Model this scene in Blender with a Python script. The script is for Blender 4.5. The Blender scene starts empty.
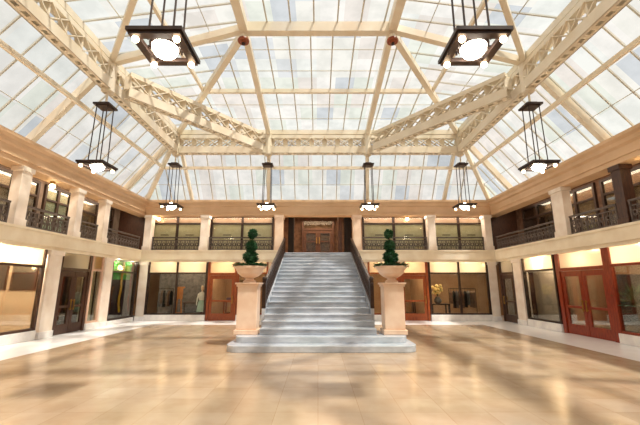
import bpy, bmesh, math, random
from mathutils import Vector, Matrix
random.seed(7)
SC = bpy.context.scene
COL = SC.collection
PI = math.pi

# ------------------------------------------------------------------ materials
def lin(c):
    r = []
    for v in c:
        v = v / 255.0
        r.append(v / 12.92 if v <= 0.04045 else ((v + 0.055) / 1.055) ** 2.4)
    return (r[0], r[1], r[2], 1.0)

class NT:
    def __init__(s, name):
        s.m = bpy.data.materials.new(name); s.m.use_nodes = True
        s.t = s.m.node_tree; s.t.nodes.clear()
        s.out = s.t.nodes.new('ShaderNodeOutputMaterial')
    def n(s, typ, **kw):
        nd = s.t.nodes.new(typ)
        for k, v in kw.items():
            if k in nd.inputs.keys() if isinstance(k, str) else False:
                nd.inputs[k].default_value = v
            else:
                setattr(nd, k, v)
        return nd
    def l(s, a, b): s.t.links.new(a, b)

def mat(name, c1, c2=None, rough=0.5, metal=0.0, scale=4.0, bump=0.0, stretch=(1, 1, 1), detail=4.0, spec=0.5, contrast=(0.35, 0.65)):
    t = NT(name)
    p = t.n('ShaderNodeBsdfPrincipled')
    p.inputs['Roughness'].default_value = rough
    p.inputs['Metallic'].default_value = metal
    p.inputs['Specular IOR Level'].default_value = spec
    if c2 is None:
        c2 = tuple(max(0, v - 10) for v in c1)
    tc = t.n('ShaderNodeTexCoord'); mp = t.n('ShaderNodeMapping')
    mp.inputs['Scale'].default_value = stretch
    t.l(tc.outputs['Object'], mp.inputs['Vector'])
    nz = t.n('ShaderNodeTexNoise')
    nz.inputs['Scale'].default_value = scale; nz.inputs['Detail'].default_value = detail
    t.l(mp.outputs[0], nz.inputs['Vector'])
    rp = t.n('ShaderNodeValToRGB')
    rp.color_ramp.elements[0].position = contrast[0]; rp.color_ramp.elements[1].position = contrast[1]
    rp.color_ramp.elements[0].color = lin(c1); rp.color_ramp.elements[1].color = lin(c2)
    t.l(nz.outputs['Fac'], rp.inputs[0]); t.l(rp.outputs[0], p.inputs['Base Color'])
    if bump:
        b = t.n('ShaderNodeBump'); b.inputs['Strength'].default_value = bump; b.inputs['Distance'].default_value = 0.01
        t.l(nz.outputs['Fac'], b.inputs['Height']); t.l(b.outputs[0], p.inputs['Normal'])
    t.l(p.outputs[0], t.out.inputs[0])
    return t.m

def emit(name, c, s):
    t = NT(name); e = t.n('ShaderNodeEmission')
    e.inputs['Color'].default_value = lin(c); e.inputs['Strength'].default_value = s
    t.l(e.outputs[0], t.out.inputs[0]); return t.m

def glass(name, c=(245, 248, 245), gl=0.6):
    t = NT(name)
    tr = t.n('ShaderNodeBsdfTransparent'); tr.inputs['Color'].default_value = lin(c)
    g = t.n('ShaderNodeBsdfGlossy'); g.inputs['Roughness'].default_value = 0.03
    fr = t.n('ShaderNodeFresnel'); fr.inputs['IOR'].default_value = 1.45
    mu = t.n('ShaderNodeMath', operation='MULTIPLY'); mu.inputs[1].default_value = gl
    t.l(fr.outputs[0], mu.inputs[0])
    mx = t.n('ShaderNodeMixShader')
    t.l(mu.outputs[0], mx.inputs[0]); t.l(tr.outputs[0], mx.inputs[1]); t.l(g.outputs[0], mx.inputs[2])
    t.l(mx.outputs[0], t.out.inputs[0]); return t.m

def roof_glass():
    t = NT('roof_glass')
    uv = t.n('ShaderNodeUVMap'); uv.uv_map = 'UVMap'
    br = t.n('ShaderNodeTexBrick'); br.offset = 0.0; br.squash = 1.0
    br.inputs['Scale'].default_value = 1.0
    br.inputs['Brick Width'].default_value = 0.75; br.inputs['Row Height'].default_value = 1.0
    br.inputs['Mortar Size'].default_value = 0.0
    br.inputs['Color1'].default_value = (0, 0, 0, 1); br.inputs['Color2'].default_value = (1, 1, 1, 1)
    t.l(uv.outputs[0], br.inputs['Vector'])
    rp = t.n('ShaderNodeValToRGB'); rp.color_ramp.interpolation = 'CONSTANT'
    cols = [(244, 242, 235), (228, 230, 231), (248, 245, 240), (234, 237, 227), (240, 233, 226), (214, 218, 222), (242, 243, 238)]
    el = rp.color_ramp.elements
    el[0].position = 0; el[0].color = lin(cols[0])
    el[1].position = 0.16; el[1].color = lin(cols[1])
    for i, c in enumerate(cols[2:]):
        e = el.new(0.3 + i * 0.14); e.color = lin(c)
    t.l(br.outputs['Color'], rp.inputs[0])
    nz = t.n('ShaderNodeTexNoise'); nz.inputs['Scale'].default_value = 1.3; nz.inputs['Detail'].default_value = 5
    t.l(uv.outputs[0], nz.inputs['Vector'])
    r2 = t.n('ShaderNodeValToRGB')
    r2.color_ramp.elements[0].position = 0.38; r2.color_ramp.elements[0].color = (0.76, 0.77, 0.77, 1)
    r2.color_ramp.elements[1].position = 0.6; r2.color_ramp.elements[1].color = (1, 1, 1, 1)
    t.l(nz.outputs['Fac'], r2.inputs[0])
    mm = t.n('ShaderNodeMixRGB', blend_type='MULTIPLY'); mm.inputs[0].default_value = 0.55
    t.l(rp.outputs[0], mm.inputs[1]); t.l(r2.outputs[0], mm.inputs[2])
    tr = t.n('ShaderNodeBsdfTransparent'); tl = t.n('ShaderNodeBsdfTranslucent')
    t.l(mm.outputs[0], tr.inputs[0]); t.l(mm.outputs[0], tl.inputs[0])
    mx = t.n('ShaderNodeMixShader'); mx.inputs[0].default_value = 0.12
    t.l(tr.outputs[0], mx.inputs[1]); t.l(tl.outputs[0], mx.inputs[2])
    g = t.n('ShaderNodeBsdfGlossy'); g.inputs['Roughness'].default_value = 0.2
    m2 = t.n('ShaderNodeMixShader'); m2.inputs[0].default_value = 0.0
    t.l(mx.outputs[0], m2.inputs[1]); t.l(g.outputs[0], m2.inputs[2])
    t.l(m2.outputs[0], t.out.inputs[0]); return t.m

def floor_mat():
    t = NT('polished_floor')
    p = t.n('ShaderNodeBsdfPrincipled')
    tc = t.n('ShaderNodeTexCoord')
    br = t.n('ShaderNodeTexBrick'); br.offset = 0.0
    br.inputs['Scale'].default_value = 1.0; br.inputs['Brick Width'].default_value = 0.6; br.inputs['Row Height'].default_value = 0.6
    br.inputs['Mortar Size'].default_value = 0.004
    br.inputs['Color1'].default_value = lin((186, 166, 142)); br.inputs['Color2'].default_value = lin((176, 154, 128))
    br.inputs['Mortar'].default_value = lin((166, 138, 108))
    t.l(tc.outputs['Object'], br.inputs['Vector'])
    nz = t.n('ShaderNodeTexNoise'); nz.inputs['Scale'].default_value = 2.2; nz.inputs['Detail'].default_value = 6
    t.l(tc.outputs['Object'], nz.inputs['Vector'])
    rp = t.n('ShaderNodeValToRGB')
    rp.color_ramp.elements[0].position = 0.35; rp.color_ramp.elements[0].color = lin((236, 226, 216))
    rp.color_ramp.elements[1].position = 0.7; rp.color_ramp.elements[1].color = (1, 1, 1, 1)
    t.l(nz.outputs['Fac'], rp.inputs[0])
    mm = t.n('ShaderNodeMixRGB', blend_type='MULTIPLY'); mm.inputs[0].default_value = 0.8
    t.l(br.outputs[0], mm.inputs[1]); t.l(rp.outputs[0], mm.inputs[2])
    # pale marble border along the shopfronts
    sp = t.n('ShaderNodeSeparateXYZ'); t.l(tc.outputs['Object'], sp.inputs[0])
    ab = t.n('ShaderNodeMath', operation='ABSOLUTE'); t.l(sp.outputs[0], ab.inputs[0])
    g1 = t.n('ShaderNodeMath', operation='GREATER_THAN'); g1.inputs[1].default_value = 7.6; t.l(ab.outputs[0], g1.inputs[0])
    g2 = t.n('ShaderNodeMath', operation='GREATER_THAN'); g2.inputs[1].default_value = 16.7; t.l(sp.outputs[1], g2.inputs[0])
    mxm = t.n('ShaderNodeMath', operation='MAXIMUM'); t.l(g1.outputs[0], mxm.inputs[0]); t.l(g2.outputs[0], mxm.inputs[1])
    wh = t.n('ShaderNodeMixRGB'); t.l(mxm.outputs[0], wh.inputs[0]); t.l(mm.outputs[0], wh.inputs[1])
    r3 = t.n('ShaderNodeValToRGB'); t.l(nz.outputs['Fac'], r3.inputs[0])
    r3.color_ramp.elements[0].color = lin((232, 228, 230)); r3.color_ramp.elements[1].color = lin((250, 249, 248))
    t.l(r3.outputs[0], wh.inputs[2])
    t.l(wh.outputs[0], p.inputs['Base Color'])
    p.inputs['Roughness'].default_value = 0.2
    p.inputs['Specular IOR Level'].default_value = 0.7
    t.l(p.outputs[0], t.out.inputs[0]); return t.m

M = {}
M['floor'] = floor_mat()
M['roofglass'] = roof_glass()
M['glass'] = glass('shop_glass')
def frosted():
    t = NT('frosted_glass')
    tr = t.n('ShaderNodeBsdfTransparent'); tl = t.n('ShaderNodeBsdfTranslucent')
    tr.inputs[0].default_value = lin((250, 240, 220)); tl.inputs[0].default_value = lin((250, 244, 232))
    mx = t.n('ShaderNodeMixShader'); mx.inputs[0].default_value = .5
    t.l(tr.outputs[0], mx.inputs[1]); t.l(tl.outputs[0], mx.inputs[2]); t.l(mx.outputs[0], t.out.inputs[0]); return t.m
M['frost'] = frosted()
M['iron'] = mat('cream_iron', (234, 224, 204), (224, 210, 186), rough=0.45, scale=1.5)
M['bar'] = mat('glazing_bar', (206, 205, 196), (194, 193, 184), rough=0.5, scale=2)
M['cornice'] = mat('cornice_stone', (222, 188, 152), (210, 174, 136), rough=0.5, scale=1.2)
M['fascia'] = mat('fascia_marble', (244, 232, 208), (232, 216, 188), rough=0.35, scale=1.6)
M['pillar'] = mat('pillar_marble', (242, 230, 216), (228, 210, 192), rough=0.35, scale=2.2)
M['plinth'] = mat('plinth_marble', (242, 238, 232), (222, 216, 214), rough=0.3, scale=3)
M['stair'] = mat('stair_marble', (200, 206, 214), (164, 171, 181), rough=0.25, scale=2.6, detail=8, contrast=(0.3, 0.7), stretch=(1, 2.5, 2.5))
M['ped'] = mat('pedestal_marble', (240, 214, 190), (226, 192, 164), rough=0.35, scale=2.2)
M['lobbywood'] = mat('lobby_wood', (98, 62, 40), (70, 42, 28), rough=0.4, scale=6, stretch=(6, 6, 0.8))
M['wood'] = mat('mahogany', (158, 78, 34), (122, 52, 22), rough=0.35, scale=6, stretch=(6, 6, 0.8))
M['redwood'] = mat('red_mahogany', (150, 58, 28), (112, 34, 18), rough=0.3, scale=6, stretch=(6, 6, 0.8))
M['bronze'] = mat('dark_bronze', (62, 44, 34), (46, 32, 26), rough=0.4, metal=0.3, scale=8)
M['darkwood'] = mat('dark_wood', (78, 48, 32), (52, 30, 22), rough=0.4, scale=6, stretch=(5, 5, 0.8))
M['rail'] = mat('railing_iron', (104, 92, 86), (76, 66, 62), rough=0.45, metal=0.3, scale=8)
M['blind'] = mat('linen_blind', (226, 212, 176), (214, 198, 160), rough=0.8, scale=3)
M['tblind'] = mat('pink_transom', (214, 176, 152), (200, 160, 136), rough=0.6, scale=2)
M['brownblind'] = mat('brown_blind', (126, 98, 70), (100, 76, 54), rough=0.8, scale=3)
M['greyblind'] = mat('grey_blind', (150, 136, 124), (126, 112, 102), rough=0.8, scale=3)
M['wallwarm'] = mat('warm_plaster', (226, 196, 164), (214, 182, 150), rough=0.8, scale=1.2)
M['wallbrown'] = mat('brown_plaster', (176, 140, 108), (158, 122, 92), rough=0.8, scale=1.5)
M['wallcream'] = mat('cream_plaster', (246, 230, 194), (238, 220, 180), rough=0.7, scale=1.0)
M['greyplaster'] = mat('grey_plaster', (196, 178, 160), (180, 162, 146), rough=0.8, scale=1.0)
M['maroon'] = mat('maroon_panel', (66, 26, 24), (44, 16, 18), rough=0.5, scale=3)
M['globe'] = emit('lamp_globe', (255, 243, 224), 26.0)
M['bulb'] = emit('lamp_bulb', (255, 226, 184), 14.0)
M['soffitlamp'] = emit('soffit_lamp', (255, 222, 170), 10.0)
M['leaf'] = mat('topiary_leaf', (34, 92, 48), (16, 60, 30), rough=0.5, scale=12)
M['leaf2'] = mat('palm_leaf', (46, 92, 34), (24, 60, 22), rough=0.5, scale=10)
M['bark'] = mat('bark', (86, 62, 42), (64, 46, 32), rough=0.9, scale=12)
M['soil'] = mat('dark_soil', (44, 36, 26), (30, 24, 18), rough=1.0, scale=20)
M['black'] = mat('black_cloth', (22, 18, 22), (12, 10, 14), rough=0.8, scale=8)
M['white'] = mat('white_cloth', (244, 238, 228), (228, 220, 210), rough=0.8, scale=6)
M['mint'] = mat('mint_cloth', (196, 220, 204), (178, 206, 190), rough=0.8, scale=6)
M['skin'] = mat('mannequin_shell', (228, 196, 168), (220, 186, 158), rough=0.5, scale=6)
M['green'] = mat('green_banner', (50, 180, 50), (30, 140, 36), rough=0.7, scale=3)
M['lime'] = mat('lime_patch', (176, 196, 30), (140, 180, 30), rough=0.7, scale=4)
M['yellow'] = mat('yellow_ribbon', (236, 190, 40), (220, 140, 30), rough=0.6, scale=5, stretch=(1, 1, 2))
M['red'] = mat('red_cloth', (180, 40, 24), (146, 26, 20), rough=0.7, scale=5)
M['purple'] = mat('purple_cloth', (92, 60, 92), (66, 42, 70), rough=0.8, scale=5)
M['orange'] = mat('orange_wood', (196, 120, 50), (166, 92, 36), rough=0.5, scale=6, stretch=(5, 5, 1))
M['petal'] = mat('cream_petal', (250, 226, 160), (244, 204, 120), rough=0.7, scale=10)
M['canvas'] = mat('dark_canvas', (64, 44, 32), (38, 26, 20), rough=0.6, scale=3)
M['greyn'] = mat('grey_fabric', (120, 112, 108), (92, 86, 84), rough=0.9, scale=6)
M['brownn'] = mat('brown_fabric', (122, 92, 74), (92, 68, 54), rough=0.9, scale=6)
M['brass'] = mat('brass', (190, 150, 80), (168, 128, 62), rough=0.3, metal=0.9, scale=8)

# ------------------------------------------------------------------ mesh helpers
class MB:
    def __init__(s): s.b = bmesh.new()
    def box(s, x0, x1, y0, y1, z0, z1):
        v = [s.b.verts.new((x, y, z)) for x in (x0, x1) for y in (y0, y1) for z in (z0, z1)]
        for f in ((0, 1, 3, 2), (4, 6, 7, 5), (0, 4, 5, 1), (2, 3, 7, 6), (0, 2, 6, 4), (1, 5, 7, 3)):
            s.b.faces.new([v[i] for i in f])
        return s
    def beam(s, p0, p1, w, h, up=(0, 0, 1)):
        p0 = Vector(p0); p1 = Vector(p1); d = (p1 - p0).normalized()
        sd = d.cross(Vector(up))
        if sd.length < 1e-4: sd = Vector((1, 0, 0))
        sd.normalize(); u = sd.cross(d)
        v = []
        for p in (p0, p1):
            for a, b in ((-1, -1), (1, -1), (1, 1), (-1, 1)):
                v.append(s.b.verts.new(p + sd * (a * w / 2) + u * (b * h / 2)))
        for f in ((0, 1, 2, 3), (7, 6, 5, 4), (0, 4, 5, 1), (1, 5, 6, 2), (2, 6, 7, 3), (3, 7, 4, 0)):
            s.b.faces.new([v[i] for i in f])
        return s
    def tube(s, pts, r, n=8, cap=True):
        pts = [Vector(p) for p in pts]
        rs = r if isinstance(r, (list, tuple)) else [r] * len(pts)
        rings = []
        for i, p in enumerate(pts):
            d = (pts[min(i + 1, len(pts) - 1)] - pts[max(i - 1, 0)]).normalized()
            a = d.orthogonal().normalized() if i == 0 else (rings_a - d * rings_a.dot(d)).normalized()
            rings_a = a
            b = d.cross(a)
            rings.append([s.b.verts.new(p + (a * math.cos(2 * PI * k / n) + b * math.sin(2 * PI * k / n)) * rs[i]) for k in range(n)])
        for i in range(len(rings) - 1):
            for k in range(n):
                s.b.faces.new((rings[i][k], rings[i][(k + 1) % n], rings[i + 1][(k + 1) % n], rings[i + 1][k]))
        if cap:
            s.b.faces.new(rings[0][::-1]); s.b.faces.new(rings[-1])
        return s
    def lathe(s, prof, c, n=20, sx=1, sy=1):
        c = Vector(c); rings = []
        for r, z in prof:
            if r < 1e-5:
                rings.append([s.b.verts.new(c + Vector((0, 0, z)))])
            else:
                rings.append([s.b.verts.new(c + Vector((r * sx * math.cos(2 * PI * k / n), r * sy * math.sin(2 * PI * k / n), z))) for k in range(n)])
        for a, b in zip(rings, rings[1:]):
            if len(a) == 1 and len(b) == 1: continue
            for k in range(n):
                k2 = (k + 1) % n
                if len(a) == 1: s.b.faces.new((a[0], b[k2], b[k]))
                elif len(b) == 1: s.b.faces.new((a[k], a[k2], b[0]))
                else: s.b.faces.new((a[k], a[k2], b[k2], b[k]))
        if len(rings[0]) > 1: s.b.faces.new(rings[0][::-1])
        if len(rings[-1]) > 1: s.b.faces.new(rings[-1])
        return s
    def ball(s, c, r, n=16, sz=1.0):
        m = 10
        return s.lathe([(r * math.sin(PI * i / m), -r * sz * math.cos(PI * i / m)) for i in range(m + 1)], c, n)
    def prism(s, poly, axis, a0, a1):
        """poly: list of 2D points in the other two axes (in axis order), extruded from a0 to a1."""
        def mk(p, a):
            if axis == 'x': return (a, p[0], p[1])
            if axis == 'y': return (p[0], a, p[1])
            return (p[0], p[1], a)
        A = [s.b.verts.new(mk(p, a0)) for p in poly]; B = [s.b.verts.new(mk(p, a1)) for p in poly]
        s.b.faces.new(A); s.b.faces.new(B[::-1])
        n = len(poly)
        for i in range(n):
            s.b.faces.new((A[i], B[i], B[(i + 1) % n], A[(i + 1) % n]))
        return s
    def leafq(s, c, d, up, L, W):
        d = d.normalized(); sd = d.cross(up)
        if sd.length < 1e-3: sd = d.orthogonal()
        sd.normalize(); nn = sd.cross(d)
        v = [s.b.verts.new(c), s.b.verts.new(c + d * L * .5 + sd * W * .5 + nn * W * .2), s.b.verts.new(c + d * L), s.b.verts.new(c + d * L * .5 - sd * W * .5 + nn * W * .2)]
        s.b.faces.new(v)
        return s

WL = {}     # world location of each object's origin
def link(name, mb, m, parent=None, loc=None, smooth=False, bevel=0.0):
    me = bpy.data.meshes.new(name)
    bmesh.ops.recalc_face_normals(mb.b, faces=mb.b.faces)
    if parent is not None: o_loc = WL[parent.name]
    else: o_loc = Vector(loc) if loc is not None else None
    if o_loc is None:
        xs = [v.co for v in mb.b.verts]
        o_loc = Vector(((min(v.x for v in xs) + max(v.x for v in xs)) / 2, (min(v.y for v in xs) + max(v.y for v in xs)) / 2, min(v.z for v in xs)))
    for v in mb.b.verts: v.co -= o_loc
    mb.b.to_mesh(me); mb.b.free()
    if smooth:
        for p in me.polygons: p.use_smooth = True
    me.materials.append(m)
    o = bpy.data.objects.new(name, me); COL.objects.link(o)
    if parent is not None: o.parent = parent
    else: o.location = o_loc
    WL[o.name] = o_loc
    if bevel:
        md = o.modifiers.new('bevel', 'BEVEL'); md.width = bevel; md.segments = 2; md.limit_method = 'ANGLE'
    return o
def tag(o, label, cat, group=None):
    o['label'] = label; o['category'] = cat
    if group: o['group'] = group
    return o
def thing(name, label, cat, loc, group=None):
    o = bpy.data.objects.new(name, None); COL.objects.link(o); o.location = loc; o.empty_display_size = 0.2
    WL[o.name] = Vector(loc)
    return tag(o, label, cat, group)
def struct(name, mb, m, **kw):
    o = link(name, mb, m, **kw); o['kind'] = 'structure'; return o
def dup(root, loc, label, group=None):
    r = root.copy(); COL.objects.link(r); r.location = loc; r['label'] = label
    if group: r['group'] = group
    for ch in list(root.children):
        c = ch.copy(); COL.objects.link(c); c.parent = r
        for g in list(ch.children):
            d = g.copy(); COL.objects.link(d); d.parent = c
    return r

# ------------------------------------------------------------------ dimensions (metres)
W, FY, NY = 9.4, 18.5, -3.5          # half width, far wall plane, near wall plane
BX, BY = 12.9, 22.0                  # backs of the rooms behind
SOF, UP, LIP = 2.98, 3.45, 3.60      # soffit, upper floor, fascia top
CB, CT = 5.5, 6.3                    # cornice bottom / top
def S(mb, side, u0, u1, z0, z1, d0, d1):
    """box on a wall: u along the wall, z up, d = distance behind the wall plane"""
    if side == 'far': mb.box(u0, u1, FY + d0, FY + d1, z0, z1)
    elif side == 'right': mb.box(W + d0, W + d1, u0, u1, z0, z1)
    else: mb.box(-W - d1, -W - d0, u0, u1, z0, z1)
    return mb

# ------------------------------------------------------------------ shell
struct('floor', MB().box(-BX, BX, NY - .3, BY, -.2, 0), M['floor'], loc=(0, 0, 0))
# backs of the rooms behind the court
struct('wall_left', MB().box(-BX - .2, -BX, NY, BY, 0, CT - .25), M['wallwarm'])
struct('wall_right', MB().box(BX, BX + .2, NY, BY, 0, CT - .25), M['greyplaster'])
struct('wall_far', MB().box(-BX - .2, BX + .2, BY, BY + .2, 0, CT - .25), M['wallbrown'])
struct('wall_near', MB().box(-W - .6, W + .6, NY - .3, NY, 0, CT - .01), M['wallwarm'])
# upper floor slabs with the fascia lip on the court side
for side in ('left', 'right'):
    mb = MB(); S(mb, side, NY, FY + 1.2, SOF, UP, 0.0, BX - W); S(mb, side, NY, FY - .0, SOF + .12, LIP - .08, -.06, .0); S(mb, side, NY, FY, LIP - .08, LIP, -.1, .3)
    struct('floor_upper_' + side, mb, M['fascia'])
mb = MB().box(-W, W, FY + 0.0, BY, SOF, UP)
for sx in (-1, 1):
    x0, x1 = sorted((sx * 1.78, sx * (W - .02)))
    mb.box(x0, x1, FY - .06, FY, SOF + .12, LIP - .08); mb.box(x0, x1, FY - .1, FY + .3, LIP - .08, LIP)
struct('floor_upper_far', mb, M['fascia'])
# cornice beams
for side, sg in (('left', -1), ('right', 1)):
    pr = [(W + .6, CB), (W, CB), (W, CB + .16), (W - .05, CB + .16), (W - .05, CB + .44), (W - .14, CB + .5), (W - .14, CB + .62), (W - .24, CB + .7), (W - .24, CT), (W + .6, CT)]
    struct('trim_1' if sg < 0 else 'trim_2', MB().prism([(sg * a, b) for a, b in pr], 'y', NY, FY + .6), M['cornice'])
pr = [(FY + .6, CB), (FY, CB), (FY, CB + .16), (FY - .05, CB + .16), (FY - .05, CB + .44), (FY - .14, CB + .5), (FY - .14, CB + .62), (FY - .24, CB + .7), (FY - .24, CT), (FY + .6, CT)]
struct('trim_3', MB().prism(pr, 'x', -W + .05, W - .05), M['cornice'])
# lids over the upper galleries
struct('ceiling_gallery_left', MB().box(-BX - .2, -W - .55, NY, BY + .2, CT - .25, CT - .05), M['wallbrown'])
struct('ceiling_gallery_right', MB().box(W + .55, BX + .2, NY, BY + .2, CT - .25, CT - .05), M['wallbrown'])
struct('ceiling_gallery_far', MB().box(-W - .55, W + .55, FY + .55, BY + .2, CT - .25, CT - .05), M['wallbrown'])
# side walls nearer than the picture edge: plain
for side in ('left', 'right'):
    mb = MB(); S(mb, side, NY, 8.2, 0, SOF, 0, .3)
    struct('wall_%s_near' % side, mb, M['wallwarm'])
# back walls of the galleries
GD = 1.7
for side in ('left', 'right'):
    mb = MB(); S(mb, side, NY, FY + 1.2, UP, CT - .25, GD, GD + .15)
    struct('wall_%s_gallery' % side, mb, M['brownn' if side == 'right' else 'greyblind'])
mb = MB()
for sx in (-1, 1):
    x0, x1 = sorted((sx * 2.35, sx * W))
    mb.box(x0, x1, FY + .62, FY + .75, UP, CT - .25)
    x0, x1 = sorted((sx * 2.35, sx * 2.2)); mb.box(x0, x1, FY + .62, BY, UP, CT - .25)
struct('wall_far_gallery', mb, M['wallwarm'])
for sx in (-1, 1):
    x0, x1 = sorted((sx * W, sx * (W + GD)))
    struct('wall_gallery_end_%s' % ('left' if sx < 0 else 'right'), MB().box(x0, x1, FY + .62, FY + .75, UP, CT - .25), M['darkwood'])
# ground floor partitions
PD = 2.4
mb = MB(); mb.box(-2.6, 2.6, FY, FY + .2, 0, SOF)
struct('wall_under_stair', mb, M['wallwarm'])
n_ = [0]
def part_wall(x0, x1, y0, y1, m):
    n_[0] += 1
    struct('wall_partition_%d' % n_[0], MB().box(x0, x1, y0, y1, 0, SOF), m)
part_wall(-BX, -W - .45, FY + .1, FY + .25, M['purple'])
part_wall(W + .45, BX, FY + .1, FY + .25, M['wallbrown'])
part_wall(-5.82, -5.68, FY + .3, BY, M['wallbrown'])
part_wall(-W + .1, -5.9, FY + 2.3, FY + 2.4, M['greyn'])
part_wall(5.68, 5.82, FY + .3, BY, M['wallbrown'])
part_wall(-W - PD - .1, -W - PD, 8.2, 12.4, M['wallwarm'])
part_wall(-W - PD, -W - .4, 12.45, 12.6, M['wallwarm'])
part_wall(-W - PD, -W - .4, 15.75, 15.9, M['maroon'])
part_wall(-W - PD - .1, -W - PD, 12.6, 18.6, M['maroon'])
part_wall(-W - .4, -W - .34, 14.72, 15.48, M['wallcream'])
part_wall(W + .4, W + PD, 13.95, 14.1, M['wallbrown'])
part_wall(W + .4, W + PD, 16.6, 16.75, M['maroon'])
part_wall(W + PD, W + PD + .1, 8.2, 14.0, M['wallbrown'])
part_wall(W + PD, W + PD + .1, 14.1, 18.6, M['maroon'])
part_wall(W + .7, W + .78, 14.1, 16.6, M['greyplaster'])

# ------------------------------------------------------------------ pillars
def pillar(side, u0, u1, z0, z1, label, m='pillar', d0=-.03, d1=.3, group=None, cap=True):
    mb = MB(); S(mb, side, u0, u1, z0 + (.0 if cap else 0), z1, d0, d1)
    xs = [v.co for v in mb.b.verts]
    loc = Vector((sum(v.x for v in xs) / 8, sum(v.y for v in xs) / 8, z0))
    t = thing('pillar', label, 'pillar', loc, group)
    link('shaft', mb, M[m], t, bevel=.015)
    if cap:
        c = MB(); S(c, side, u0 - .04, u1 + .04, z1 - .16, z1 - .001, d0 - .04, d1 + .04); link('capital', c, M[m], t, bevel=.012)
        c = MB(); S(c, side, u0 - .03, u1 + .03, z0 + .001, z0 + .22, d0 - .03, d1 + .03); link('base', c, M['plinth'] if z0 < 1 else M[m], t, bevel=.012)
    return t
pillar('left', 12.25, 12.85, 0, SOF, 'pale marble ground floor pillar beside the peach shop window on the left')
pillar('left', 15.5, 16.1, 0, SOF, 'pale marble pillar between the dark doorway and the green shop')
pillar('right', 16.3, 16.95, 0, SOF, 'pinkish marble pillar beside the maroon doorway on the right')
pillar('far', -9.36, -8.94, 0, SOF, 'pale corner pillar between the green shop and the far windows', d0=-.02, d1=.3)
pillar('far', 8.94, 9.36, 0, SOF, 'cream corner pillar at the far right of the ground floor', d0=-.02, d1=.3)
pillar('left', 10.55, 10.95, LIP, CB, 'bright upper pillar nearest the camera on the left gallery')
pillar('left', 13.2, 13.55, LIP, CB, 'upper pillar on left gallery with greenish window right of it')
pillar('left', 15.0, 15.35, LIP, CB, 'upper pillar on left gallery nearest the far corner')
pillar('right', 12.95, 13.6, LIP, CB, 'cream upper pillar standing on the right gallery fascia')
pillar('right', 10.4, 10.75, LIP, CB, 'dark wooden post on the right gallery near the picture edge', m='darkwood', d0=.05, d1=.4)
for sx, w in ((-1, 'left'), (1, 'right')):
    pillar('far', sx * 6.12 - .2, sx * 6.12 + .2, LIP, CB, 'pilaster between two gallery windows on far wall, %s of the stair' % w, d0=-.02, d1=.4)
    pillar('far', sx * 2.1 - .22, sx * 2.1 + .22, LIP, CB, 'pilaster at %s edge of the opening above the stair' % w, d0=-.02, d1=.4, m='ped')
    pillar('far', *sorted((sx * 8.98, sx * 9.34)), LIP, CB, 'pilaster in the far %s corner of the gallery' % w, d0=-.02, d1=.4)

# ------------------------------------------------------------------ shopfronts
wn = [0]
def shopwin(side, u0, u1, frame='bronze', sill=.3, head=2.36, mulls=(), top=SOF, tp='frost', plinth='plinth', fw=.09):
    wn[0] += 1
    mb = MB()
    S(mb, side, u0, u0 + fw, sill, top, .02, .14); S(mb, side, u1 - fw, u1, sill, top, .02, .14)
    for z in (sill, head, ):
        S(mb, side, u0 + fw, u1 - fw, z, z + .08, .03, .13)
    for m in mulls: S(mb, side, m - fw / 2, m + fw / 2, sill + .08, top, .025, .135)
    r = struct('window_%d' % wn[0], mb, M[frame])
    p = MB(); S(p, side, u0 + fw, u1 - fw, sill + .08, head, .075, .085); link('pane', p, M['glass'], r)
    p = MB(); S(p, side, u0 + fw, u1 - fw, head + .08, top, .075, .085); link('transom_pane', p, M[tp], r)
    p = MB(); S(p, side, u0, u1, 0, sill - .001, -.02, .3); link('plinth', p, M[plinth], r, bevel=.015)
    return r
dn = [0]
def door(side, u0, u1, m='wood', z0=0.0, head=2.3, top=SOF, leaves=1, side_light=0.0, fw=.12, trans=True, d=.04, pane='glass'):
    dn[0] += 1
    mb = MB()
    S(mb, side, u0, u0 + fw, z0, top if trans else head + .1, d, d + .14); S(mb, side, u1 - fw, u1, z0, top if trans else head + .1, d, d + .14)
    S(mb, side, u0 + fw, u1 - fw, head, head + .12, d, d + .14)
    r = struct('door_%d' % dn[0], mb, M[m])
    if trans:
        p = MB(); S(p, side, u0 + fw, u1 - fw, head + .12, top, d + .06, d + .07); link('transom_pane', p, M['frost'] if z0 < 1 else M[pane], r)
    a, b = u0 + fw, u1 - fw
    lw = (b - a) / leaves
    for k in range(leaves):
        p0, p1 = a + k * lw + .012, a + (k + 1) * lw - .012
        st = .14
        q = MB(); S(q, side, p0, p0 + st, z0 + .01, head - .01, d + .04, d + .1); S(q, side, p1 - st, p1, z0 + .01, head - .01, d + .04, d + .1)
        S(q, side, p0 + st, p1 - st, z0 + .01, z0 + .36, d + .04, d + .1); S(q, side, p0 + st, p1 - st, head - .2, head - .01, d + .04, d + .1)
        S(q, side, p0 + st, p1 - st, z0 + .95, z0 + 1.03, d + .045, d + .095)
        lf = link('door_leaf', q, M[m], r)
        g = MB(); S(g, side, p0 + st, p1 - st, z0 + .36, head - .2, d + .065, d + .075); link('door_pane', g, M[pane], lf)
        h = MB(); hu = p1 - st / 2 if k % 2 == 0 else p0 + st / 2
        S(h, side, hu - .018, hu + .018, z0 + .85, z0 + 1.25, d - .03, d + .0); S(h, side, hu - .015, hu + .015, z0 + .88, z0 + .92, d - .01, d + .045); S(h, side, hu - .015, hu + .015, z0 + 1.18, z0 + 1.22, d - .01, d + .045)
        link('door_handle', h, M['brass'], lf)
    return r
# far wall
shopwin('far', -8.93, -5.8, mulls=(-7.4,))
door('far', -5.78, -4.24, 'wood')
shopwin('far', -4.22, -2.62, frame='wood')
shopwin('far', 2.62, 4.22, frame='wood')
door('far', 4.24, 5.78, 'wood')
shopwin('far', 5.8, 8.93, mulls=(7.4,))
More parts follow.
